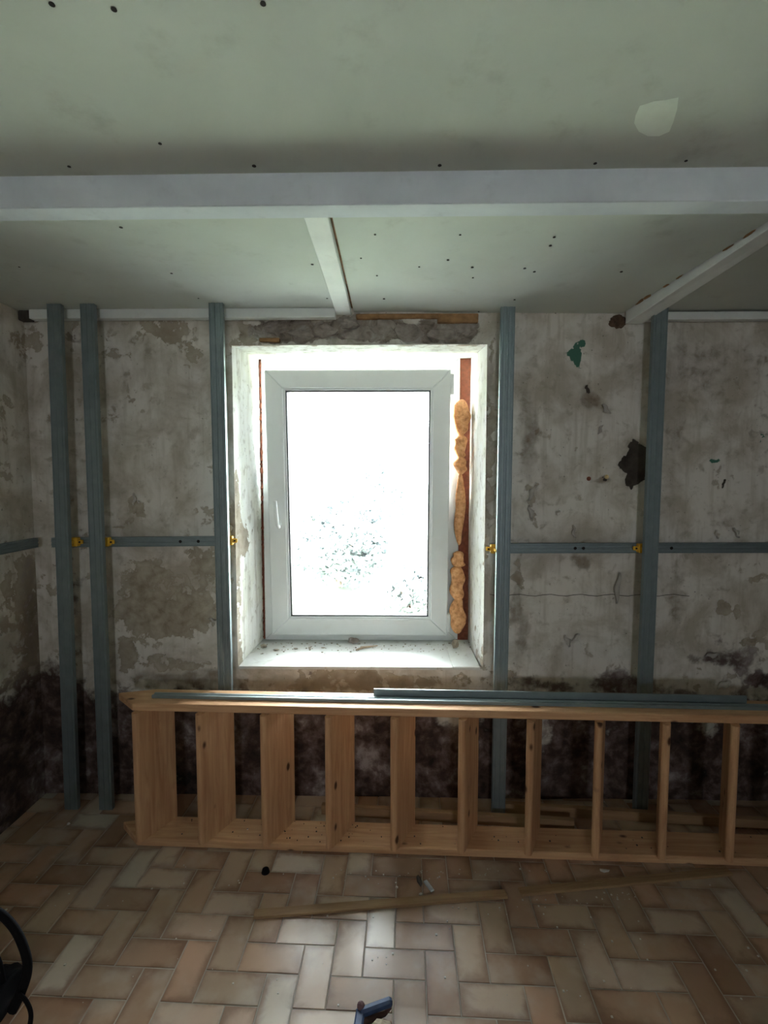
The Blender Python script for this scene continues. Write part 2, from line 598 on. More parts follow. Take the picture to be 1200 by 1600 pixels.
edge = np.minimum(np.minimum(abs(X - XL) + 9 * ((Z < ZB - .01) | (Z > ZT + .01)), abs(X - XR) + 9 * ((Z < ZB - .01) | (Z > ZT + .01))),
                  np.minimum(abs(Z - ZT), abs(Z - ZB)) + 9 * ((X < XL - .01) | (X > XR + .01)))
Y = WY + (Y - WY) * sstep(0.0, 0.012, edge)
wall_back = obj('wall_back', grid_mesh('wall_back', np.stack([X, Y, Z], -1), keep,
                                       {'mask_a': (peel, damp, tints), 'mask_b': (green, hole, rough)}), M['wall'])
tag(wall_back, 'old peeling plaster wall around the bright window, black with damp at its foot', 'wall', kind='structure')
core_y0, core_y1 = WY + 0.04, 2.46
bm = bmesh.new()
box(bm, LX - 0.3, XL - 0.012, core_y0, core_y1, -0.3, ZC + 0.3)
obj('wall_core', bm, M['stone'], wall_back)
bm = bmesh.new()
box(bm, XR + 0.012, RX + 0.3, core_y0, core_y1, -0.3, ZC + 0.3)
obj('wall_core', bm, M['stone'], wall_back)
bm = bmesh.new()
box(bm, XL - 0.012, XR + 0.012, core_y0, core_y1, -0.3, ZB - 0.03)
obj('wall_core', bm, M['stone'], wall_back)
bm = bmesh.new()
box(bm, XL - 0.012, XR + 0.012, core_y0, core_y1, max(ZT, ZT2) + 0.03, ZC + 0.3)
obj('wall_core', bm, M['stone'], wall_back)

M['reveal'] = wall_material('reveal_paint', (0.86, 0.87, 0.84), (0.80, 0.81, 0.73))


def reveal(name, a, b, c, d, peel_fn, extra=None):
    """quad patch: a,b front edge; d,c back edge"""
    nu, nv = 120, 40
    u, v = np.meshgrid(np.linspace(0, 1, nu), np.linspace(0, 1, nv), indexing='ij')
    a, b, c, d = (np.array(p) for p in (a, b, c, d))
    P = ((1 - u)[..., None] * a + u[..., None] * b) * (1 - v)[..., None] + ((1 - u)[..., None] * d + u[..., None] * c) * v[..., None]
    pl = peel_fn(u, v)
    nrm = np.cross(b - a, d - a)
    nrm = nrm / np.linalg.norm(nrm)
    w = 0.006 * (fbm(u * 9, v * 4, 4, len(name)) - 0.5) * sstep(0, 0.1, v) - 0.004 * sstep(.4, .6, pl) * sstep(0, .1, v)
    P = P + w[..., None] * nrm
    zero = np.zeros_like(u)
    st_ = extra(u, v) if extra else zero
    return obj(name, grid_mesh(name, P, None, {'mask_a': (pl, zero, st_), 'mask_b': (zero, zero, zero)}), M['reveal'], wall_back)


# left reveal: u from bottom to top, v from front to back
reveal('reveal_left', (XL, WY, ZB - .02), (XL, WY, ZT), (XL2, 2.44, ZT2), (XL2, 2.44, ZB - .02),
       lambda u, v: np.maximum(0.85 * sstep(0.16, 0.0, v - 0.08 * fbm(u * 8, v, 3, 2)) * sstep(0.75, .55, u),
                               np.clip(1.2 - np.hypot((u - .40) / .07, (v - .12) / .38), 0, 1) * 0.95 + 0 * u),
       lambda u, v: 0.25 * sstep(.5, .2, v) * sstep(.8, .6, u))
reveal('reveal_right', (XR, WY, ZB - .02), (XR, WY, ZT), (XR2, 2.44, ZT2), (XR2, 2.44, ZB - .02),
       lambda u, v: 0.30 * sstep(0.6, 0.3, u) + 0.35 * sstep(0.12, 0.0, v))
reveal('reveal_head', (XL, WY, ZT), (XR, WY, ZT), (XR2, 2.44, ZT2), (XL2, 2.44, ZT2),
       lambda u, v: 0.55 * sstep(0.2, 0.0, v) + 0.2 * sstep(.6, 1, v))

# sill board: two boards with a joint on the right
bm = bbox(XL + 0.004, XR - 0.125, WY - 0.008, 2.40, ZB - 0.012, ZB, 0.0015)
sb_mat = board_material('sill_board', (0.55, 0.55, 0.52), (0.70, 0.70, 0.68), dirt=(0.30, 0.26, 0.19), scale=5, amount=0.7)
obj('sill_board', bm, sb_mat, wall_back)
bm = bbox(XR - 0.124, XR - 0.012, WY - 0.004, 2.40, ZB - 0.013, ZB - 0.001, 0.0015)
obj('sill_board', bm, sb_mat, wall_back)
obj('sill_bed', bbox(XL - .005, XR + .005, WY + 0.004, 2.44, ZB - 0.04, ZB - 0.0125), M['stone'], wall_back)

# packing timber and bits of stone in the broken plaster over the opening
for (x0, y0, x1, y1, dd) in ((556, 489, 690, 496, .02), (684, 489, 748, 503, .012), (404, 527, 436, 533, .012)):
    a, b = onY(x0, y0, WY - .012), onY(x1, y1, WY - .012)
    bm = bbox(a.x, b.x, WY - .012 + dd * .4, WY + .05, b.z, min(a.z, ZC - .002), 0.003)
    obj('packing_timber', bm, M['timber'], wall_back)
rng = random.Random(5)
for (px, py, w, h) in ((505, 517, 22, 12), (560, 520, 26, 11), (600, 512, 20, 14), (640, 518, 24, 15), (690, 520, 24, 11), (724, 512, 16, 13), (470, 522, 20, 9), (545, 505, 16, 8), (430, 514, 20, 8)):
    c = onY(px, py, WY)
    bm = bmesh.new()
    bmesh.ops.create_icosphere(bm, subdivisions=2, radius=1)
    k = WY / F
    for v in bm.verts:
        s = 0.65 + 0.55 * rng.random()
        v.co = Vector((v.co.x * w * k * s, max(-.5, v.co.y) * 0.020 * s, v.co.z * h * k * s))
    o = obj('rubble_stone', bm, M['stone'], wall_back)
    o.location = (c.x, WY + 0.016, c.z)
    o.rotation_euler = (0, rng.uniform(-.3, .3), 0)

# curled flakes and strips of loose paint
for (px, py, L, W, ang) in ((963, 918, 50, 9, 88), (885, 1000, 22, 8, 120), (898, 995, 16, 5, 60), (1148, 832, 20, 6, 125), (1118, 835, 14, 6, 120), (1105, 1130, 26, 16, 90),
                            (895, 830, 22, 4, 100), (945, 640, 20, 8, 130), (1110, 1022, 20, 8, 10), (1128, 1068, 22, 12, 30), (830, 770, 26, 8, 70), (828, 800, 22, 8, 110), (936, 672, 14, 5, 80),
                            (212, 780, 20, 5, 80), (335, 968, 14, 4, 150), (870, 800, 10, 4, 60)):
    c = onY(px, py, WY)
    k = WY / F
    bm = bmesh.new()
    rows = []
    for i in range(7):
        t = i / 6 - .5
        wv = W * k * .5 * (1 - 1.6 * abs(t)) + .001
        z = -0.006 - 0.010 * (t + .5) ** 2
        rows.append([bm.verts.new((t * L * k, z - 0.004 * abs(s), s * wv + .004 * math.sin(t * 9 + px))) for s in (-1, 0, 1)])
    for a, b in zip(rows, rows[1:]):
        for j in range(2):
            bm.faces.new((a[j], a[j + 1], b[j + 1], b[j]))
    bmesh.ops.solidify(bm, geom=bm.faces[:], thickness=0.0012)
    o = obj('paint_flake', bm, M['flake'], wall_back, smooth=True)
    o.location = (c.x, WY, c.z)
    o.rotation_euler = (0, -R(ang), 0)
# two rusty screws left in the wall
for px, py in ((948, 745), (920, 748)):
    c = onY(px, py, WY)
    bm = bmesh.new()
    bmesh.ops.create_cone(bm, cap_ends=True, segments=12, radius1=0.009, radius2=0.005, depth=0.008)
    o = obj('rusty_screw', bm, M['brass'] if px > 930 else M['rust'], wall_back)
    o.location = (c.x, WY - .004, c.z)
    o.rotation_euler = (R(90), 0, 0)
# hairline crack
bm = bmesh.new()
pts = [onY(x, 930 + 1.5 * math.sin(x * .13), WY - .001) for x in range(765, 1085, 12)]
tube(bm, pts, 0.0012, 4)
obj('plaster_ridge', bm, M['grime_niche'], wall_back)

# ------------------------------------------------------------------ left, right and rear walls
ys = seg(BY, WY, 0.014)
Yg, Zg = np.meshgrid(ys, seg(-0.01, ZC + .06, 0.014), indexing='ij')
lf = fbm(Yg * 1.9 + 7, Zg * 1.9, 4, 21)
l_peel = 0.45 * (fbm(Yg * 2.5, Zg * 2.5, 3, 31)) + 0.3 * sstep(1.3, .9, Zg) + .15 * sstep(1.7, 1.9, Yg)
l_damp = 1.0 * sstep(0.66, 0.30, Zg + 0.3 * (lf - .5)) + .35 * sstep(1.75, 1.98, Yg) * sstep(1.7, .6, Zg)
l_stain = 0.55 * sstep(1.0, .7, Zg) + .35 * sstep(1.85, 1.98, Yg)
Xg = LX + 0.03 * (lf - .5) * sstep(0, .2, WY - Yg)
zero = np.zeros_like(Xg)
wall_left = obj('wall_left', grid_mesh('wall_left', np.stack([Xg, Yg, Zg], -1), None,
                                       {'mask_a': (l_peel, l_damp, l_stain), 'mask_b': (zero, zero, zero)}), M['wall'])
tag(wall_left, 'stained plaster wall at the left edge, running into the corner', 'wall', kind='structure')
obj('wall_core', bbox(LX - .35, LX - .04, BY - .1, WY + .04, -.3, ZC + .3), M['stone'], wall_left)

rear_mat = board_material('plain_plaster', (0.17, 0.165, 0.16), (0.23, 0.225, 0.215), dirt=(0.14, 0.13, 0.12), scale=2)
o = tag(obj('wall_right', bbox(RX, RX + .3, BY - .1, 2.46, -.3, ZC + .3), rear_mat), 'plain plaster wall out of view on the right', 'wall', kind='structure')
# rear wall, with an opening added to let in fill light
DX0, DX1, DZ0, DZ = -0.05, 0.3, 1.2, 1.55
bm = bmesh.new()
box(bm, LX - .35, DX0, BY - .25, BY, -.3, ZC + .3)
box(bm, DX1, RX + .3, BY - .25, BY, -.3, ZC + .3)
box(bm, DX0, DX1, BY - .25, BY, DZ, ZC + .3)
box(bm, DX0, DX1, BY - .25, BY, -.3, DZ0)
tag(obj('wall_rear', bm, rear_mat), 'plain plaster wall behind the viewer, with an opening added for fill light', 'wall', kind='structure')

# ------------------------------------------------------------------ floor: herringbone tiles
floor = obj('floor', bbox(LX - .3, RX + .3, BY - .25, 2.3, -.3, -0.0016), M['grout'])
tag(floor, 'brown and cream herringbone tiled floor', 'floor', kind='structure')
CELL = (onZ(614, 1578) - onZ(508, 1578)).length / 2
TH = R(-1.8)
P0 = onZ(508, 1578)
ca, sa = math.cos(TH), math.sin(TH)


def grid_pt(i, j):
    x, y = i * CELL, j * CELL
    return Vector((P0.x + x * ca - y * sa, P0.y + x * sa + y * ca, 0))


bm = bmesh.new()
hl, hw, gp = CELL, CELL / 2, 0.0014
box(bm, -hl + gp, hl - gp, -hw + gp, hw - gp, -0.009, 0.0)
top = [e for e in bm.edges if all(abs(v.co.z) < 1e-6 for v in e.verts)]
bmesh.ops.recalc_face_normals(bm, faces=bm.faces)
bmesh.ops.bevel(bm, geom=top, offset=0.0012, segments=1, affect='EDGES')
tile_me = bpy.data.meshes.new('floor_tile')
bm.to_mesh(tile_me)
bm.free()
tile_me.materials.append(M['tile'])
far = []
cand = []
for j in range(-50, 14):
    for i in range(-22, 42):
        k = (i - j) % 4
        if k == 0:
            c, rot = grid_pt(i + 1, j + .5), TH
        elif k == 3:
            c, rot = grid_pt(i + .5, j + 1), TH + R(90)
        else:
            continue
        if c.y > WY + 0.05 or c.y < BY + .1 or c.x < LX - .05 or c.x > RX - .06:
            continue
        cand.append((c, rot, i, j))
near = [t for t in cand if t[0].y > 1.0 and abs(t[0].x) < 1.62 + .0]
far = [t for t in cand if not (t[0].y > 1.0 and abs(t[0].x) < 1.62)]
rng = random.Random(11)
for c, rot, i, j in near[:300]:
    o = bpy.data.objects.new('floor_tile', tile_me)
    o.location = (c.x, c.y, rng.uniform(-.0006, .0004))
    o.rotation_euler = (rng.uniform(-.002, .002), rng.uniform(-.002, .002), rot + (math.pi if rng.random() < .5 else 0) + rng.uniform(-.004, .004))
    C.objects.link(o)
    o.parent = floor
far += near[300:]
bm = bmesh.new()
for c, rot, i, j in far:
    mt = Matrix.Translation(c) @ Matrix.Rotation(rot, 4, 'Z')
    lo = [mt @ Vector(p) for p in ((-hl + gp, -hw + gp, -.009), (hl - gp, -hw + gp, -.009), (hl - gp, hw - gp, -.009), (-hl + gp, hw - gp, -.009))]
    hull8(bm, lo, [p + Vector((0, 0, .009)) for p in lo])
far_mat = board_material('tile_field', (0.2, 0.13, 0.08), (0.3, 0.23, 0.17), dirt=(0.28, 0.16, 0.1), scale=7, amount=.5, rough=.4)
tag(obj('tile_field', bm, far_mat, floor), kind='stuff')

assert len(near) <= 300, len(near)
# ------------------------------------------------------------------ ceiling: boards, beam, battens
ceiling = obj('ceiling', bbox(LX - .3, RX + .3, BY - .25, 2.46, ZC + 0.013, ZC + .25), M['timber'])
tag(ceiling, 'green plasterboard ceiling fixed between painted beam and battens', 'ceiling', kind='structure')
BM0 = 1.115                                     # near face of beam
bb = onY(600, 319.5, BM0)
ZBM = bb.z
BM1 = onZ(600, 340, ZBM).y
SX0, SX1 = (onZ(472, 347, ZC - .02).x + onZ(530, 497, ZC - .02).x) / 2, (onZ(514, 362, ZC - .02).x + onZ(553, 498, ZC - .02).x) / 2                      # left batten
# right batten: its lower left and lower right edges, running slightly askew
_pa, _pb = onZ(1200, 358, ZC - .017), onY(977, 506, 1.985)
_qa, _qb = onZ(1200, 381, ZC - .017), onY(1003, 507, 1.985)


def along(a, b, y):
    t = (y - a.y) / (b.y - a.y)
    return a + (b - a) * t


JA, JB = along(_pa, _pb, BM1 - .006), _pb            # left edge at beam and at wall
JC, JD = along(_qa, _qb, BM1 - .006), _qb            # right edge at beam and at wall
JX0, JX1 = (JA.x + JB.x) / 2, (JC.x + JD.x) / 2


def zc(x, y):
    """the far boards drop a little towards the right of the window wall"""
    return ZC - 0.022 * min(1, max(0, (x + 0.2) / 1.6)) * min(1, max(0, (y - BM1) / (WY - BM1)))


def panel(x0, x1, y0, y1, x2=None, x3=None):
    bm = bmesh.new()
    p = [(x0, y0), (x1, y0), (x1 if x2 is None else x2, y1), (x0 if x3 is None else x3, y1)]
    hull8(bm, [(x, y, zc(x, y)) for x, y in p], [(x, y, ZC + .0125) for x, y in p])
    return obj('plasterboard', bm, M['board'], ceiling)


near_panel = panel(LX - .02, RX, BY, BM0 + .01)
pL = panel(LX - .02, SX1 - .012, BM1 - .02, WY + .03)
pM = panel(SX1 + .007, JA.x - .010, BM1 - .02, WY + .03, JB.x - .010)
pR = panel(JA.x + .005, RX, BM1 - .02, WY + .03, None, JB.x + .005)

# beam
trim = tag(obj('trim_1', bbox(LX - .02, RX + .02, BM0, BM1, ZBM, ZC + .004, 0.002), M['beam']),
           'pale grey boxed beam crossing the ceiling', 'beam', kind='structure')
trim.rotation_euler = (0, 0, 0)
# slight skew of the beam as in the room: its right end comes nearer
for v in trim.data.vertices:
    v.co.y -= 0.005 * v.co.x
    v.co.z -= 0.001 * v.co.x


def batten(name, label, x0, x1, y0, y1, z0, z1):
    return tag(obj(name, bbox(x0, x1, y0, y1, z0, z1, 0.002), M['batten']), label, 'batten', kind='structure')


batten('trim_2', 'white ceiling batten above the window, running from beam to wall', SX0, SX1, BM1 - .006, 1.985, ZC - .020, ZC + .006)
bm = bmesh.new()
zt = ZC + .004
hull8(bm, [JA, JC, JD, JB], [(p.x, p.y, zt) for p in (JA, JC, JD, JB)])
bevel(bm, .002)
tag(obj('trim_3', bm, M['batten']), 'pale blue ceiling batten slanting across the upper right', 'batten', kind='structure')
a, b = onY(46, 486, 1.96), onY(535, 499, 1.96)
batten('trim_4', 'white batten along the top of the wall, left of the window', a.x, SX0 - .001, 1.955, 1.992, ZC - .036, ZC - .0005)
a = onY(1012, 499, 1.96)
batten('trim_5', 'grey white batten along the top of the wall at the right', JD.x + .004, RX, 1.955, 1.988, ZC - .052, ZC - .0225)
# dark block put in for the shaded niche at the wall batten's left end
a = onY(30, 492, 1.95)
tag(obj('trim_6', bbox(LX + .002, onY(46, 486, 1.96).x - .001, 1.962, 1.992, ZC - .04, ZC - .001, .004), M['grime_niche']),
    'dark block standing in for the shaded niche in the upper left corner', 'batten', kind='structure')

# chipped wood and plaster along the batten edges
rng = random.Random(3)


def chips(pts, mat, n, par, sx=.006, z=ZC):
    for k in range(n):
        t = rng.random()
        p = pts[0].lerp(pts[1], t)
        bm = bmesh.new()
        bmesh.ops.create_icosphere(bm, subdivisions=1, radius=1)
        for v in bm.verts:
            v.co = Vector((v.co.x * sx * rng.uniform(.5, 1.1), v.co.y * rng.uniform(.015, .03), v.co.z * .002))
        o = obj('chip', bm, mat, par)
        o.location = (p.x + rng.uniform(-.004, .004), p.y, zc(p.x, p.y) - .0005)


chips((Vector((JA.x - .008, BM1 + .05, 0)), Vector((JB.x - .008, 1.93, 0))), M['timber'], 14, pM)
chips((Vector((SX1 + .004, BM1 + .01, 0)), Vector((SX1 + .004, BM1 + .09, 0))), M['timber'], 4, pM, .008)
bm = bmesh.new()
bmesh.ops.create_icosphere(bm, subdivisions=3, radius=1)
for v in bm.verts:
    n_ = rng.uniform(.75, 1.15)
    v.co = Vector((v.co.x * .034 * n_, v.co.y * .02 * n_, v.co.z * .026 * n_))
o = obj('hole_lump', bm, plain('hole_brown', (.10, .06, .035), .9, var=.5, scale=60, bump=.8), wall_back)  # brown lump stands in for the dark hole beside the batten end
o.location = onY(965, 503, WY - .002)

# screws in the boards
screw_bm = bmesh.new()
bmesh.ops.create_cone(screw_bm, cap_ends=True, segments=10, radius1=.0036, radius2=.0030, depth=.0016)
screw_me = bpy.data.meshes.new('screw')
screw_bm.to_mesh(screw_me)
screw_bm.free()
screw_me.materials.append(M['dark'])
for px, py in ((81, 6), (250, 224), (108, 260), (397, 259), (687, 258), (930, 255), (1072, 251), (411, 5), (178, 14), (663, 271),
               (189, 355), (268, 427), (30, 417), (310, 466), (586, 366), (589, 430), (564, 403), (655, 416), (700, 405), (738, 416), (739, 432), (820, 417), (866, 369),
               (860, 382), (835, 422), (971, 421), (868, 485), (748, 484), (804, 465), (600, 466), (971, 488), (511, 466), (488, 413), (719, 366)):
    p = onZ(px, py, ZC)
    par = near_panel if p.y < BM0 else (pL if p.x < SX0 else (pM if p.x < JX0 else pR))
    o = bpy.data.objects.new('screw', screw_me)
    C.objects.link(o)
    o.parent = par
    o.location = (p.x, p.y, zc(p.x, p.y) - .0002)
    o.scale = (.9 + .5 * rng.random(),) * 2 + (1,) if py > 20 else (1.2, 1.2, 1)
# pale filler patch on the near board
bm = bmesh.new()
out = [(993, 180), (1000, 165), (1022, 158), (1040, 156), (1060, 152), (1058, 170), (1052, 190), (1046, 205), (1030, 212), (1012, 212), (998, 205), (991, 192)]
prism(bm, [(p.x, p.y) for p in (onZ(x, y, ZC) for x, y in out)], ZC - .0008, ZC + .002, lambda a, b, t: Vector((a, b, t)))
obj('filler_patch', bm, M['filler'], near_panel)

# ------------------------------------------------------------------ window
FY = 2.335                    # inner face of the fixed frame
win = thing('window_1', 'white plastic window tilted open at the top, bright daylight behind', 'window', (0, 0, 0), kind='structure')
fa, fb = onY(411, 780, FY), onY(717, 780, FY)
fx0, fx1 = fa.x, fb.x
fz1, fz0 = onY(560, 559, FY).z, ZB - .001
fw = 0.075


def ring(x0, x1, z0, z1, w, y0, y1, parent, names, mat, bev=.003):
    """four mitred members of a frame"""
    q = [((x0, z0), (x1, z0), (x1 - w, z0 + w), (x0 + w, z0 + w)), ((x1, z0), (x1, z1), (x1 - w, z1 - w), (x1 - w, z0 + w)),
         ((x1, z1), (x0, z1), (x0 + w, z1 - w), (x1 - w, z1 - w)), ((x0, z1), (x0, z0), (x0 + w, z0 + w), (x0 + w, z1 - w))]
    r = []
    for k, pts in enumerate(q):
        bm = bmesh.new()
        hull8(bm, [(x, y0, z) for x, z in pts], [(x, y1, z) for x, z in pts])
        if bev:
            bevel(bm, bev)
        r.append(obj(names[k % 2], bm, mat, parent))
    return r


frame = bpy.data.objects.new('outer_frame', None)
C.objects.link(frame)
frame.parent = win
ring(fx0, fx1, fz0, fz1, fw, FY, FY + .065, frame, ('frame_rail', 'frame_jamb'), M['pvc'])
# sash hinged along its bottom, leaning into the room
SY = 2.318
sl, sr = onY(428, 992, SY - .012).x, onY(697, 992, SY - .012).x
sz0 = onY(565, 993, SY - .012).z
sw, sh = sr - sl + .014, 0.0
TILT = R(3.4)
# height so that the leaning head shows where it does
topz = onY(557, 577, SY - .085).z
sh = (topz - sz0) / math.cos(TILT)
sash = bpy.data.objects.new('sash', None)
C.objects.link(sash)
sash.parent = win
sash.location = (sl - .009, SY, sz0)
sash.rotation_euler = (TILT, 0, 0)
sp_ = .081
ring(0, sw, 0, sh, sp_, -.012, .048, sash, ('sash_rail', 'sash_stile'), M['pvc'], .004)
ring(sp_ - .002, sw - sp_ + .002, sp_ - .002, sh - sp_ + .002, .011, -.004, .03, sash, ('glazing_bead', 'glazing_bead'), M['pvc'], .002)
ring(sp_ + .008, sw - sp_ - .008, sp_ + .008, sh - sp_ - .008, .007, .004, .03, sash, ('gasket', 'gasket'), M['gasket'], 0)
obj('pane', bbox(sp_ + .004, sw - sp_ - .004, .014, .020, sp_ + .004, sh - sp_ - .004), M['glass'], sash)
# handle on the left stile, lever pointing up
bm = bmesh.new()
hp = onY(437, 822, SY - .05)
hx, hz = hp.x - sash.location.x, (hp.z - sz0) / math.cos(TILT)
bx = bmesh.ops.create_cone(bm, cap_ends=True, segments=16, radius1=.014, radius2=.013, depth=.012)
for v in bx['verts']:
    v.co = Vector((v.co.x + hx, v.co.z - .017, v.co.y * 1.9 + hz))
tube(bm, [(hx, -.02, hz), (hx, -.045, hz), (hx - .002, -.054, hz + .012), (hx - .006, -.056, hz + .06), (hx - .009, -.056, hz + .122)], [.009, .009, .0105, .0105, .009], 10, 0.8, Vector((1, 0, 0)))
obj('handle', bm, M['pvc'], sash, smooth=False)
# hinge covers on the right
for z in (.02, sh - .11):
    bm = bbox(sw - .004, sw + .014, -.016, .004, z, z + .09, .004, 2)
    obj('hinge', bm, M['pvc'], sash)
# brown putty and old foam in the gap between frame and masonry
for (x0, z0, x1, z1, nm) in ((XL2 - .02, ZB, fx0 + .001, fz1, 'l'), (fx1 - .001, ZB, XR2 + .02, ZT2 + .02, 'r'), (XL2 - .01, fz1 - .004, XR2 + .01, ZT2 + .02, 't')):
    obj('gap_filler', bbox(x0, x1, FY + .012, FY + .05, z0, z1), M['rust'], win)
# ragged bead of old brown putty down the left and along the top of the frame
rng = random.Random(8)
bm = bmesh.new()
tube(bm, [(fx0 - .004 + rng.uniform(-.002, .002), FY + .008, ZB + .01 + t * (fz1 - ZB - .03)) for t in np.linspace(0, 1, 70)],
     [rng.uniform(.005, .011) for _ in range(70)], 7)
obj('putty_bead', bm, M['rust'], win)
for t0, t1 in ((.02, .33), (.36, .45), (.56, .80)):
    bm = bmesh.new()
    tube(bm, [(fx0 + t * (fx1 - fx0), FY + .010, fz1 + .003 + rng.uniform(-.001, .001)) for t in np.linspace(t0, t1, 24)], [rng.uniform(.002, .006) for _ in range(24)], 6, up=Vector((0, 1, 0)))
    obj('putty_bead', bm, M['rust'], win)

# ------------------------------------------------------------------ foam lumps in the right gap
def foam(x0, y0, x1, y1, w, seed, label, depth=.022):
    Yp = 2.300
    a, b = onY(x0, y0, Yp), onY(x1, y1, Yp)
    L = (a - b).length
    bm = bmesh.new()
    bmesh.ops.create_icosphere(bm, subdivisions=4, radius=1)
    r = random.Random(seed)
    ph = [r.uniform(0, 6) for _ in range(6)]
    wm = w * Yp / F / 2
    for v in bm.verts:
        u, d, z = v.co
        env = (max(0.0, 1 - abs(z) ** 3.2)) ** .5 / max(1e-3, math.sqrt(max(1e-6, 1 - z * z)))
        n = 1 + .14 * math.sin(z * 3 + ph[0]) + .09 * math.sin(z * 6 + ph[1] + u * 2) + .05 * math.sin(u * 4 + d * 4 + z * 9 + ph[2])
        v.co = Vector((u * wm * n * env + .003 * math.sin(z * 4 + ph[4]), d * depth * n * env, z * L / 2))
    o = obj('foam_lump', bm, M['foam'], smooth=True)
    o.location = (a + b) / 2
    o.rotation_euler = (0, math.atan2(a.x - b.x, a.z - b.z), 0)
    tag(o, label, 'foam', 'orange foam lumps in the window gap')


foam(721, 624, 721, 681, 24, 1, 'topmost orange foam lump, fat and oval, in the gap right of window')
foam(720, 679, 719, 716, 19, 2, 'second orange foam lump from the top, beside the window frame')
foam(719, 712, 720, 742, 17, 3, 'short knotted orange foam lump, third from the top of the gap')
foam(720, 738, 717, 852, 14, 4, 'long thin tapering orange foam strip halfway down the window gap', .014)
foam(716, 861, 715, 887, 20, 5, 'round ball of orange foam just under the long strip')
foam(714, 884, 715, 938, 23, 6, 'thick orange foam lump below the round ball')
foam(715, 932, 715, 990, 22, 7, 'lowest orange foam lump, narrowing to the sill')


def crumb(name, p, s, mat, label, cat, group=None, seed=0, sub=1, rz=0.0):
    r = random.Random(seed)
    bm = bmesh.new()
    bmesh.ops.create_icosphere(bm, subdivisions=sub, radius=1)
    for v in bm.verts:
        k = r.uniform(.72, 1.12)
        v.co = Vector((v.co.x * s[0] * k, v.co.y * s[1] * k, v.co.z * s[2] * k))
    zmin = min(v.co.z for v in bm.verts)
    for v in bm.verts:
        v.co.z -= zmin
    o = obj(name, bm, mat)
    o.location = p
    o.rotation_euler = (0, 0, rz)
    return tag(o, label, cat, group)


# on the sill
ZS = ZB
M['dusty'] = plain('dusty_plaster_crumb', (0.34, 0.29, 0.23), 0.9, var=0.35, scale=60, bump=.5)
crumb('plaster_lump', onZ(711, 1013, ZS), (.017, .016, .024), M['dusty'], 'pale crumpled plaster lump under the lowest foam lump on the sill', 'plaster', None, 4, 2)
crumb('stone_chip', onZ(552, 1006, ZS), (.028, .016, .016), M['stone'], 'brown stone chip against the window frame, mid sill', 'stone', None, 5, 2)
crumb('plaster_crumb', onZ(412, 1012, ZS), (.018, .012, .009), M['dusty'], 'white plaster crumb in the left back corner of the sill', 'plaster', None, 6)
for k, (px, py, sx, sy, lab) in enumerate(((432, 1012, .016, .010, 'small pale plaster flake at the left end of the sill'),
                                           (462, 1010, .012, .014, 'flat white flake on the left part of the sill'),
                                           (484, 1010, .02, .008, 'narrow white flake beside the flat flake on sill'),
                                           (505, 1009, .014, .007, 'small white flake left of the wooden splinter'))):
    crumb('plaster_flake', onZ(px, py + 4, ZS), (sx, sy, .003), M['dusty'], lab, 'plaster', 'plaster flakes on the sill', 20 + k, 1, k)
a, b = onZ(556, 1017, ZS), onZ(590, 1010, ZS)
bm = bmesh.new()
tube(bm, [a + Vector((0, 0, .004)), a.lerp(b, .3) + Vector((0, .004, .008)), a.lerp(b, .7) + Vector((0, 0, .006)), b + Vector((0, 0, .004))], [.003, .006, .004, .002], 6)
tag(obj('wood_splinter', bm, M['splinter']), 'pale wooden splinter lying on the window sill', 'splinter')
rng = random.Random(77)
bm = bmesh.new()
for k in range(130):
    px, py = rng.uniform(400, 735), 1004 + abs(rng.gauss(0, 9))
    if py > 1034:
        continue
    p = onZ(px, py, ZS)
    s = rng.uniform(.0012, .004)
    vs = [p + Vector((rng.uniform(-s, s), rng.uniform(-s, s), 0)) for _ in range(4)]
    box(bm, p.x - s, p.x + s, p.y - s * .7, p.y + s * .7, p.z, p.z + s * .8)
tag(obj('sill_grit', bm, M['dusty']), 'fine plaster grit scattered along the back of the window sill', 'grit', kind='stuff')

# ------------------------------------------------------------------ steel profiles
def channel_poly(w, d, groove=True):
    """F-shaped lining profile, web towards -v: u across, v depth"""
    t = .0011
    h = w / 2
    web = [(-h, 0)]
    if groove:
        for c in (-.38, 0.0, .38):
            cu = c * w
            g = w * .055
            web += [(cu - g * 1.5, 0), (cu - g, .0022), (cu + g, .0022), (cu + g * 1.5, 0)]
    web += [(h, 0)]
    out = web + [(h, d), (h - .006, d), (h - .006, d - t), (h - t, d - t), (h - t, t + .0022)]
    inner = [(-h + t, t + .0022), (-h + t, d - t), (-h + .006, d - t), (-h + .006, d), (-h, d)]
    return out + inner


def profile(name, p, q, w, d, face, label, cat, group=None, parent=None):
    """steel channel from p to q, web facing along 'face'"""
    p, q = Vector(p), Vector(q)
    ax = (q - p).normalized()
    v = -Vector(face)
    v = (v - ax * v.dot(ax)).normalized()
    u = ax.cross(v).normalized()
    bm = bmesh.new()
    prism(bm, channel_poly(w, d), 0, (q - p).length, lambda a, b, t: p + u * a + v * b + ax * t)
    return tag(obj(name, bm, M['steel'], parent), label, cat, group)


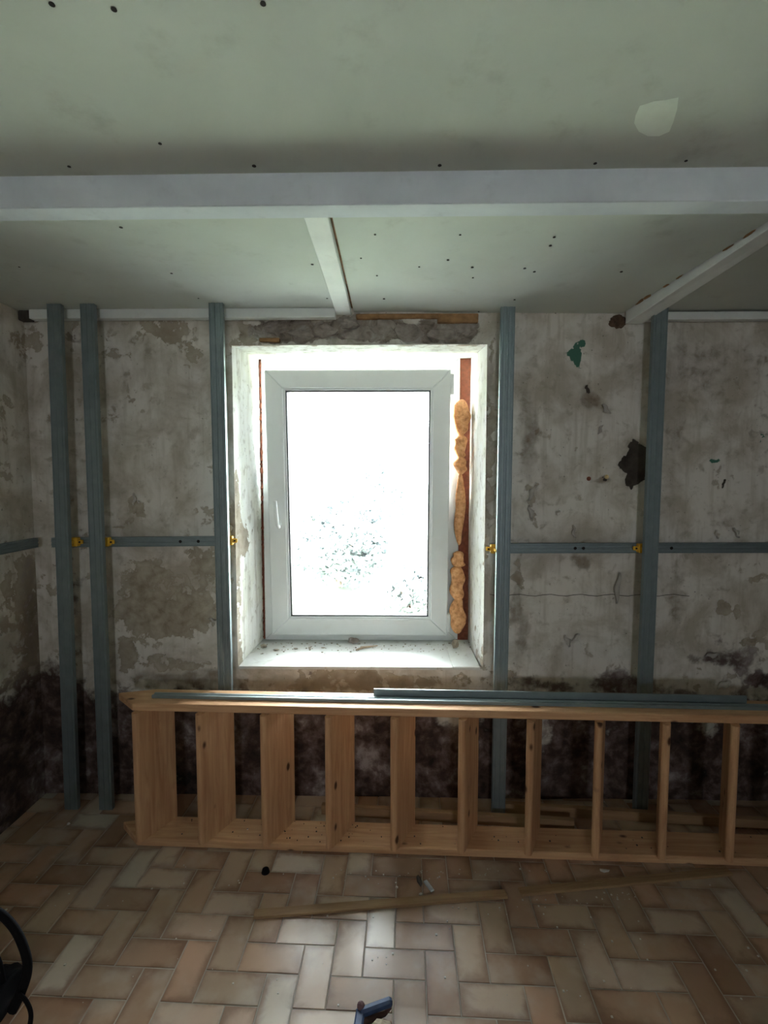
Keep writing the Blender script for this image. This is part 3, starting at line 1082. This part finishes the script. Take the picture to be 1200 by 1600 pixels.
SFY = 1.895
STUDS = [(84, 111, 'dark steel wall stud nearest the left corner'),
         (136, 165, 'second steel wall stud from the left corner'),
         (337, 356, 'steel wall stud just left of the window, lit along its edge'),
         (794, 779, 'steel wall stud just right of the window'),
         (1033, 1002, 'steel wall stud at the far right beside the dark bare patch')]
stud_x = []
for xt, xb, lab in STUDS:
    a, b = onY(xt, 490, SFY), onY(xb, 1262, SFY)
    top_z = zc(a.x, SFY) - .001
    d = (b - a)
    topp = a + d * ((top_z - a.z) / d.z)
    bot = a + d * ((0.001 - a.z) / d.z)
    bot.y = topp.y = SFY
    if xt == 794:
        topp = a + d * ((top_z - .012 - a.z) / d.z)
        topp.y = SFY
    if xt == 1033:
        topp = a + d * ((ZC - .0225 - .001 - a.z) / d.z)
        topp.y = SFY
    profile('wall_stud', bot, topp, .053, .019, (0, -1, 0), lab, 'stud', 'upright steel studs of the wall lining')
    stud_x.append((bot, topp))


def rail(p0, p1, Yf, w, label, holes):
    a, b = onY(*p0, Yf), onY(*p1, Yf)
    o = profile('wall_rail', a, b, w, .019, (0, -1, 0), label, 'rail', 'horizontal steel rails on the walls')
    for px in holes:
        t = (px - p0[0]) / (p1[0] - p0[0])
        c = a.lerp(b, t)
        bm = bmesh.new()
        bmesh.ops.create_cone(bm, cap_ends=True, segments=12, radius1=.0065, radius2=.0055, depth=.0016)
        h = obj('hole_disc', bm, M['dark'], o)  # dark disc on the face stands in for the shade inside a hole
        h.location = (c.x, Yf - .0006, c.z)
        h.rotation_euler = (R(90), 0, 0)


RFY = WY - .034
rail((80, 848), (357, 845.5), RFY, .039, 'horizontal steel rail on the wall left of the window', (282, 310))
rail((766, 857), (1330, 856), RFY, .040, 'horizontal steel rail on the wall right of the window', (1051, 900, 913))
# rail along the left wall
zrl = onY(74, 849, 1.93).z
profile('wall_rail', (LX + .05, 1.955, zrl), (LX + .05, .35, zrl - .012), .038, .019, (1, 0, 0), 'horizontal steel rail on the left wall, running out of frame', 'rail', 'horizontal steel rails on the walls')


def clip(px, py, side, label, pin=True):
    """yellow lining bracket between rail and stud; side = where its tongue points"""
    Yf = RFY - .022
    c = onY(px, py, Yf)
    t = thing('lining_bracket', label, 'bracket', (c.x, Yf, c.z), 'yellow lining brackets')
    obj('body', bbox(-.015, .015, -.004, .023, -.018, .018, .003), M['yellow'], t)
    bm = bbox(min(side * .013, side * .034), max(side * .013, side * .034), .000, .012, -.0085, .0085, .003)
    obj('tongue', bm, M['yellow'], t)
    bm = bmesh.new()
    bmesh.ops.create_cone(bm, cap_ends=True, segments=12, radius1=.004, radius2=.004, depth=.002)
    h = obj('hole_disc', bm, M['dark'], t)  # flat dark disc in place of the shaded hole
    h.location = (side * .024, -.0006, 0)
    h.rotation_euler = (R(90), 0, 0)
    bm = bbox(-.006, .006, -.044, -.0035, -.006, .006, .001)
    obj('spindle', bm, M['yellow'], t)
    if pin:
        bm = bmesh.new()
        bmesh.ops.create_cone(bm, cap_ends=True, segments=10, radius1=.0055, radius2=.0055, depth=.016)
        h = obj('pin', bm, M['brass'], t)
        h.location = (-side * .010, -.006, -.036)
        h.rotation_euler = (0, 0, 0)
    return t


clip(115, 847, 1, 'yellow bracket beside the stud nearest the left corner')
clip(164, 847, 1, 'yellow bracket beside the second stud from the left corner')
clip(357, 845, 1, 'bright yellow bracket at the left edge of the window opening')
clip(773, 858, -1, 'yellow bracket at the right edge of the window opening', False)
clip(1004, 857, -1, 'yellow bracket beside the far right stud', False)

# ------------------------------------------------------------------ wooden ladder lying on its side
# near lower edge: where it touches the floor
fl, fr = onZ(222, 1322), onZ(1140, 1353)
ud = (fr - fl).normalized()
vd = Vector((-ud.y, ud.x, 0))
org = fl.copy()
org.z = 0
LH = None
ztop = None
# height of the upper edge from the picture of its near top edge
pt = onY(640, 1108, org.y + (fr.y - fl.y) * .46)
LH = pt.z
LW, LT = .125, .028
ladder = thing('ladder', 'pine wooden step ladder lying on its side along the wall', 'ladder', org)
ladder.rotation_euler = (0, 0, math.atan2(ud.y, ud.x))
uL = -.02
uR = 2.55
tip = .075
for z0 in (0.0, LH - LT):
    bm = bmesh.new()
    poly = [(uL, 0), (uR, 0), (uR, LW), (uL + .03, LW), (uL - .10, LW - .04)]
    prism(bm, poly, z0, z0 + LT, lambda a, b, t: Vector((b, t, a)))
    bevel(bm, .003)
    # grain runs along local z, so the board is built along z and turned
    o = obj('stringer', bm, M['pine'], ladder)
    o.rotation_euler = Matrix(((0, 0, 1), (1, 0, 0), (0, 1, 0))).to_euler()
ANG = R(25)
du, dv = math.sin(ANG), math.cos(ANG)
TT = .027
tread_px = [(216, 1112), (315, 1116), (415, 1117), (516, 1121), (618, 1122), (724, 1125), (830, 1127), (936, 1130), (1041, 1131), (1148, 1134)]
us = []
for px, py in tread_px:
    # intersect view ray with the ladder's front plane
    d = _dir(px, py)
    n = vd
    t = (org - CAM).dot(n) / d.dot(n)
    us.append((CAM + d * t - org).dot(ud))
step = (us[-1] - us[0]) / 9
us += [us[-1] + step, us[-1] + step * 2]
nu = Vector((dv, -du))


def tread_poly():
    pts = []
    c0 = Vector((0, 0))
    h = TT / 2
    vb = LW - .002
    # back corners cut parallel to the stringer
    for s in (-1, 1):
        p = nu * (h * s)
        k = (vb - p.y) / dv
        pts.append(p + Vector((du, dv)) * k)
    # rounded nose
    nose = []
    base = Vector((0, 0)) - Vector((du, dv)) * .010
    for a in np.linspace(0, math.pi, 9):
        nose.append(base + nu * (h * math.cos(a)) - Vector((du, dv)) * (h * 1.0 * math.sin(a)))
    return [(pts[1].x, pts[1].y)] + [(p.x, p.y) for p in nose] + [(pts[0].x, pts[0].y)]


poly = tread_poly()
for u in us:
    bm = bmesh.new()
    prism(bm, poly, LT + .0, LH - LT - .0, lambda a, b, t: Vector((a, b, t)))
    o = obj('tread', bm, M['pine'], ladder)
    o.location = (u, 0, 0)
LYAW = ladder.rotation_euler.z


def L2W(u, v, z):
    return org + ud * u + vd * v + Vector((0, 0, z))


def on_ladder(px, py, z):
    p = onZ(px, py, z)
    q = p - org
    return q.dot(ud), q.dot(vd)


# ------------------------------------------------------------------ steel profiles lying on the ladder
ua, va = on_ladder(236, 1092, LH)
bm = bmesh.new()
W1, H1 = .028, .011
prof = [(0, 0), (0, H1), (.009, H1), (.010, H1 - .003), (W1 - .010, H1 - .003), (W1 - .009, H1), (W1, H1), (W1, 0), (W1 - .0015, 0), (W1 - .0015, H1 - .002), (.0015, H1 - .002), (.0015, 0)]
v0 = .044
prism(bm, prof, ua, 2.3, lambda a, b, t: L2W(t, v0 + a, LH + b + .0003))
tag(obj('steel_profile', bm, M['steel']), 'long thin steel profile lying lengthwise on top of the ladder', 'profile')
ub, _ = on_ladder(584, 1084, LH + .015)
ub1, _ = on_ladder(1164, 1094, LH + .015)
bm = bmesh.new()
H2, W2 = .034, .03
prof = [(0, 0), (0, H2), (.006, H2), (.006, H2 - .0015), (.0015, H2 - .0015), (.0015, .0015), (W2 - .0015, .0015), (W2 - .0015, .008), (W2, .008), (W2, 0)]
v1 = .082
prism(bm, prof, ub, ub1, lambda a, b, t: L2W(t, v1 + a, LH + b + .0003))
tag(obj('steel_channel', bm, M['steel']), 'shorter dark steel channel behind the thin profile on the ladder', 'profile')
# chip of plaster on the ladder's left end
p = onZ(212, 1078, LH)
crumb('plaster_flake', p, (.022, .013, .0025), M['debris'], 'pale plaster flake on the left end of the ladder', 'plaster', None, 41, 1)

# grit on the lower stringer
rng = random.Random(15)
bm = bmesh.new()
for k in range(80):
    u, v = rng.uniform(0, 2.3), rng.uniform(.012, LW - .01)
    if rng.random() < .5:
        u = rng.gauss(.62, .1)
    p = L2W(u, v, LT)
    s = rng.uniform(.0008, .0024)
    box(bm, p.x - s, p.x + s, p.y - s, p.y + s, p.z, p.z + s)
tag(obj('ladder_grit', bm, M['grime_niche']), 'dark crumbs of dirt on the lower side of the ladder', 'grit', kind='stuff')

# ------------------------------------------------------------------ laths on the floor
def lath(p0, p1, w, h, label, group, mat='lath', base=0.0005):
    a, b = onZ(*p0), onZ(*p1)
    a.z = b.z = base
    L = (b - a).length
    bm = bbox(-w / 2, w / 2, 0, h, 0, L, .0012)
    o = obj('lath', bm, M[mat])
    d = (b - a).normalized()
    # local z along the lath, local y upward
    zl = d
    yl = Vector((0, 0, 1))
    xl = yl.cross(zl).normalized()
    m = Matrix((xl, yl, zl)).transposed().to_4x4()
    m.translation = a
    o.matrix_world = m
    return tag(o, label, 'lath', group)


lath((397, 1431), (791, 1399), .030, .009, 'loose wooden lath on the tiles, left half of the line', 'wooden laths on the floor')
lath((812, 1396), (1140, 1364), .030, .009, 'loose wooden lath on the tiles, reaching right towards the ladder', 'wooden laths on the floor')
lath((503, 1270), (896, 1295), .022, .038, 'wooden batten on the floor behind the ladder rungs, below the window', 'wooden laths on the floor')
lath((789, 1268), (1330, 1303), .022, .038, 'wooden batten on the floor behind the right half of the ladder', 'wooden laths on the floor')

# ------------------------------------------------------------------ debris on the floor
bm = bmesh.new()
bmesh.ops.create_cone(bm, cap_ends=True, segments=18, radius1=.014, radius2=.011, depth=.012)
o = obj('rubber_cap', bm, M['black'])
p = onZ(415, 1363)
o.location = (p.x, p.y, .006)
tag(o, 'small round black cap on the tiles in front of the ladder', 'cap')
p = onZ(670, 1386)
bm = bbox(-.007, .007, -.024, .024, 0, .006, .002)
o = obj('foil_scrap', bm, M['foil'])
o.location = (p.x, p.y, .001)
o.rotation_euler = (0, 0, R(28))
tag(o, 'small silvery scrap on the floor beside the lath', 'scrap')
crumb('bark_chip', onZ(655, 1380), (.010, .024, .012), M['grime_niche'], 'dark chip beside the silvery scrap on the floor', 'chip', None, 61, 1, .3)
crumb('plaster_crumb', onZ(657, 1400), (.007, .006, .005), M['debris'], 'pale crumb between the silvery scrap and the lath', 'plaster', None, 62)
crumb('plaster_crumb', onZ(107, 1289), (.007, .006, .006), M['debris'], 'white crumb on the dark floor in the left corner', 'plaster', None, 63)
crumb('plaster_crumb', onZ(620, 1388), (.005, .005, .004), M['debris'], 'tiny white crumb left of the silvery scrap', 'plaster', None, 64)
crumb('plaster_crumb', onZ(945, 1362), (.02, .008, .005), M['debris'], 'flat pale crumb between lath and ladder at the right', 'plaster', None, 65)
rng = random.Random(23)
bm = bmesh.new()
for k in range(420):
    p = Vector((rng.uniform(-1.3, 1.5), rng.uniform(1.15, 1.95), 0))
    if rng.random() < .45:
        p = onZ(rng.uniform(520, 1000), rng.uniform(1340, 1420))
    if p.y > 1.62 or abs(p.y - (1.45 + .18 * (p.x + .43) / 1.6)) < .05:
        continue
    s = rng.uniform(.0008, .0026)
    box(bm, p.x - s, p.x + s, p.y - s, p.y + s, 0.0, s)
tag(obj('floor_grit', bm, M['debris']), 'fine plaster grit strewn over the tiled floor', 'grit', kind='stuff')

# blue clamp with a stone lump at the bottom edge of the picture
p = onZ(566, 1600)
t = thing('blue_clamp', 'dusty dark blue bent plastic clamp on pale tiles at the bottom edge', 'clamp', (p.x, p.y, 0))
bm = stick((-.016, -.10, .004), (-.004, .014, .012), .022, .020, bev=.004)
obj('grip', bm, M['blue'], t)
bm = stick((-.006, .004, .014), (.074, .026, .022), .018, .021, bev=.005)
obj('arm', bm, M['blue'], t)
bm = bmesh.new()
tube(bm, [(-.006, .000, .006), (.02, .006, .006), (.055, .016, .010), (.07, .024, .018)], [.007, .008, .006, .004], 8)
obj('jaw', bm, plain('rusty_jaw', (.10, .05, .045), .7, var=.4), t, smooth=True)
bm = bmesh.new()
bmesh.ops.create_icosphere(bm, subdivisions=2, radius=.010)
for v in bm.verts:
    v.co += Vector((-.004, .012, .034))
obj('knob', bm, plain('grimy_purple', (.16, .085, .09), .8, var=.4, scale=80), t)
crumb('stone_lump', (p.x + .045, p.y - .035, 0), (.038, .032, .022), plain('sandy_stone', (.36, .30, .22), .9, var=.5, scale=40, bump=.6), 'sandy broken stone lump beside the blue clamp', 'stone', None, 71, 2)

# black bag with strap handles at the lower left edge
p = onZ(0, 1640)
BYp = 1.10
t = thing('tool_bag', 'black tool bag with looped strap handles at the lower left edge', 'bag', (onY(-40, 1600, BYp).x, BYp, 0))
bm = bmesh.new()
bmesh.ops.create_cube(bm, size=1)
bmesh.ops.subdivide_edges(bm, edges=bm.edges[:], cuts=6, use_grid_fill=True)
for v in bm.verts:
    c = v.co.normalized() * .62
    v.co = v.co.lerp(c, .42)
x_edge = onY(-6, 1560, BYp).x - t.location.x
z_top = onY(20, 1566, BYp).z
zs_ = [v.co.z for v in bm.verts]
z0_, z1_ = min(zs_), max(zs_)
for v in bm.verts:
    f = (v.co.z - z0_) / (z1_ - z0_)
    taper = 1 - .35 * f * f
    v.co = Vector((v.co.x * 2 * x_edge * taper * 1.0 + (x_edge * .12) * f, v.co.y * .26 * taper, f * z_top + .006 * math.sin(v.co.x * 17) * f))
obj('bag_body', bm, M['black'], t, smooth=True)


def strap(pix, width, dy=0.0):
    pts = [onY(x, y, BYp + dy) - Vector(t.location) for x, y in pix]
    # smooth the line
    fine = []
    for i in range(len(pts) - 1):
        p0, p1, p2, p3 = pts[max(i - 1, 0)], pts[i], pts[i + 1], pts[min(i + 2, len(pts) - 1)]
        for s in np.linspace(0, 1, 6, endpoint=False):
            fine.append(0.5 * ((2 * p1) + (p2 - p0) * s + (2 * p0 - 5 * p1 + 4 * p2 - p3) * s ** 2 + (3 * p1 - p0 - 3 * p2 + p3) * s ** 3))
    fine.append(pts[-1])
    bm = bmesh.new()
    n = len(fine)
    tube(bm, fine, [width] * n, 8, 0.55, up=Vector((0, 1, 0)))
    obj('strap', bm, M['black'], t, smooth=True)


strap([(-95, 1545), (-88, 1470), (-50, 1418), (-8, 1423), (22, 1450), (40, 1490), (42, 1520), (30, 1556), (18, 1580)], .0125)
strap([(-70, 1560), (-50, 1490), (-25, 1478), (-5, 1500), (2, 1530), (12, 1560)], .011, .05)
strap([(28, 1552), (40, 1563), (48, 1582), (46, 1605), (36, 1640)], .0062, -.012)

# ------------------------------------------------------------------ outside
bm = bmesh.new()
box(bm, -30, 30, 3.4, 45, -.6, .24)
lawn_mat = board_material('meadow_grass', (0.08, 0.095, 0.07), (0.11, 0.125, 0.095), dirt=(0.1, 0.1, 0.08), scale=.6, amount=.4)
ground_mat = board_material('pale_paving', (0.60, 0.63, 0.60), (0.70, 0.73, 0.70), dirt=(0.45, 0.45, 0.4), scale=1.5, amount=.4)
tag(obj('ground_lawn', bm, lawn_mat), 'sunlit lawn seen through the window', 'ground', kind='structure')
bm = bmesh.new()
box(bm, -30, 30, 2.46, 3.4, -.6, -.12)  # added pale strip, throws daylight up through the window to the ceiling
tag(obj('ground_bounce_paving', bm, ground_mat), 'pale paving added outside the window wall to bounce light onto the ceiling', 'ground', kind='structure')
bm = bmesh.new()
box(bm, -12, 12, -12, BY - .25, -.6, -.02)
tag(obj('ground_rear', bm, ground_mat), 'pale yard outside the rear opening, out of view', 'ground', kind='structure')

leaf_mat = plain('pale_leaves', (0.21, 0.24, 0.25), 0.6, var=.4, scale=3)
stem_mat = plain('grey_stem', (0.25, 0.2, 0.15), .9)


def shrub(px, py_base, Y, h, w, n, label, seed):
    r = random.Random(seed)
    c = onY(px, 800, Y)
    t = thing('garden_shrub', label, 'shrub', (c.x, Y, .24), 'shrubs in the yard')
    V, Fc = [], []
    for k in range(n):
        a, b = r.uniform(0, 2 * math.pi), math.acos(r.uniform(-1, 1))
        rad = r.uniform(.25, 1) ** .5
        lump = 1 + .25 * math.sin(3 * a + seed) * math.sin(2 * b)
        p = Vector((math.cos(a) * math.sin(b) * w * rad * lump, math.sin(a) * math.sin(b) * w * .7 * rad, h * .55 + math.cos(b) * h * .5 * rad * lump))
        s = r.uniform(.02, .05)
        e = Euler((r.uniform(0, 6), r.uniform(0, 6), r.uniform(0, 6))).to_matrix()
        i = len(V)
        for q in ((-s * .5, 0, 0), (0, -s, s * .15), (s * .5, 0, 0), (0, s, s * .15)):
            V.append(tuple(p + e @ Vector(q)))
        Fc.append((i, i + 1, i + 2, i + 3))
    me = bpy.data.meshes.new('foliage')
    me.from_pydata(V, [], Fc)
    obj('foliage', me, leaf_mat, t)
    for k in range(5):
        bm = bmesh.new()
        a = r.uniform(0, 6)
        tube(bm, [(0, 0, 0), (math.cos(a) * w * .2, math.sin(a) * w * .2, h * .35), (math.cos(a) * w * .6, math.sin(a) * w * .4, h * .8)], [.02, .014, .006], 6)
        obj('stem', bm, stem_mat, t)


shrub(530, 900, 5.0, .95, .6, 9000, 'dense shrub seen faintly through the middle of the pane', 1)
shrub(588, 900, 6.3, 1.45, .38, 4500, 'taller narrow shrub seen faintly behind the dense shrub', 2)
shrub(640, 900, 3.9, .42, .26, 1500, 'low shrub at the lower right of the pane', 3)
c = onY(606, 830, 5.6)
bm = bbox(-.035, .035, -.035, .035, 0, 1.35, .004)
o = obj('garden_post', bm, M['batten'])
o.location = (c.x, 5.62, .24)
tag(o, 'pale garden post between the shrubs outside', 'post')

portal('window_portal', ((fx0 + fx1) / 2, 2.44, (fz0 + fz1) / 2), (R(-90), 0, 0), fx1 - fx0, fz1 - fz0)
portal('rear_portal', ((DX0 + DX1) / 2, BY - .2, (DZ + DZ0) / 2), (R(90), 0, 0), DX1 - DX0, DZ - DZ0)
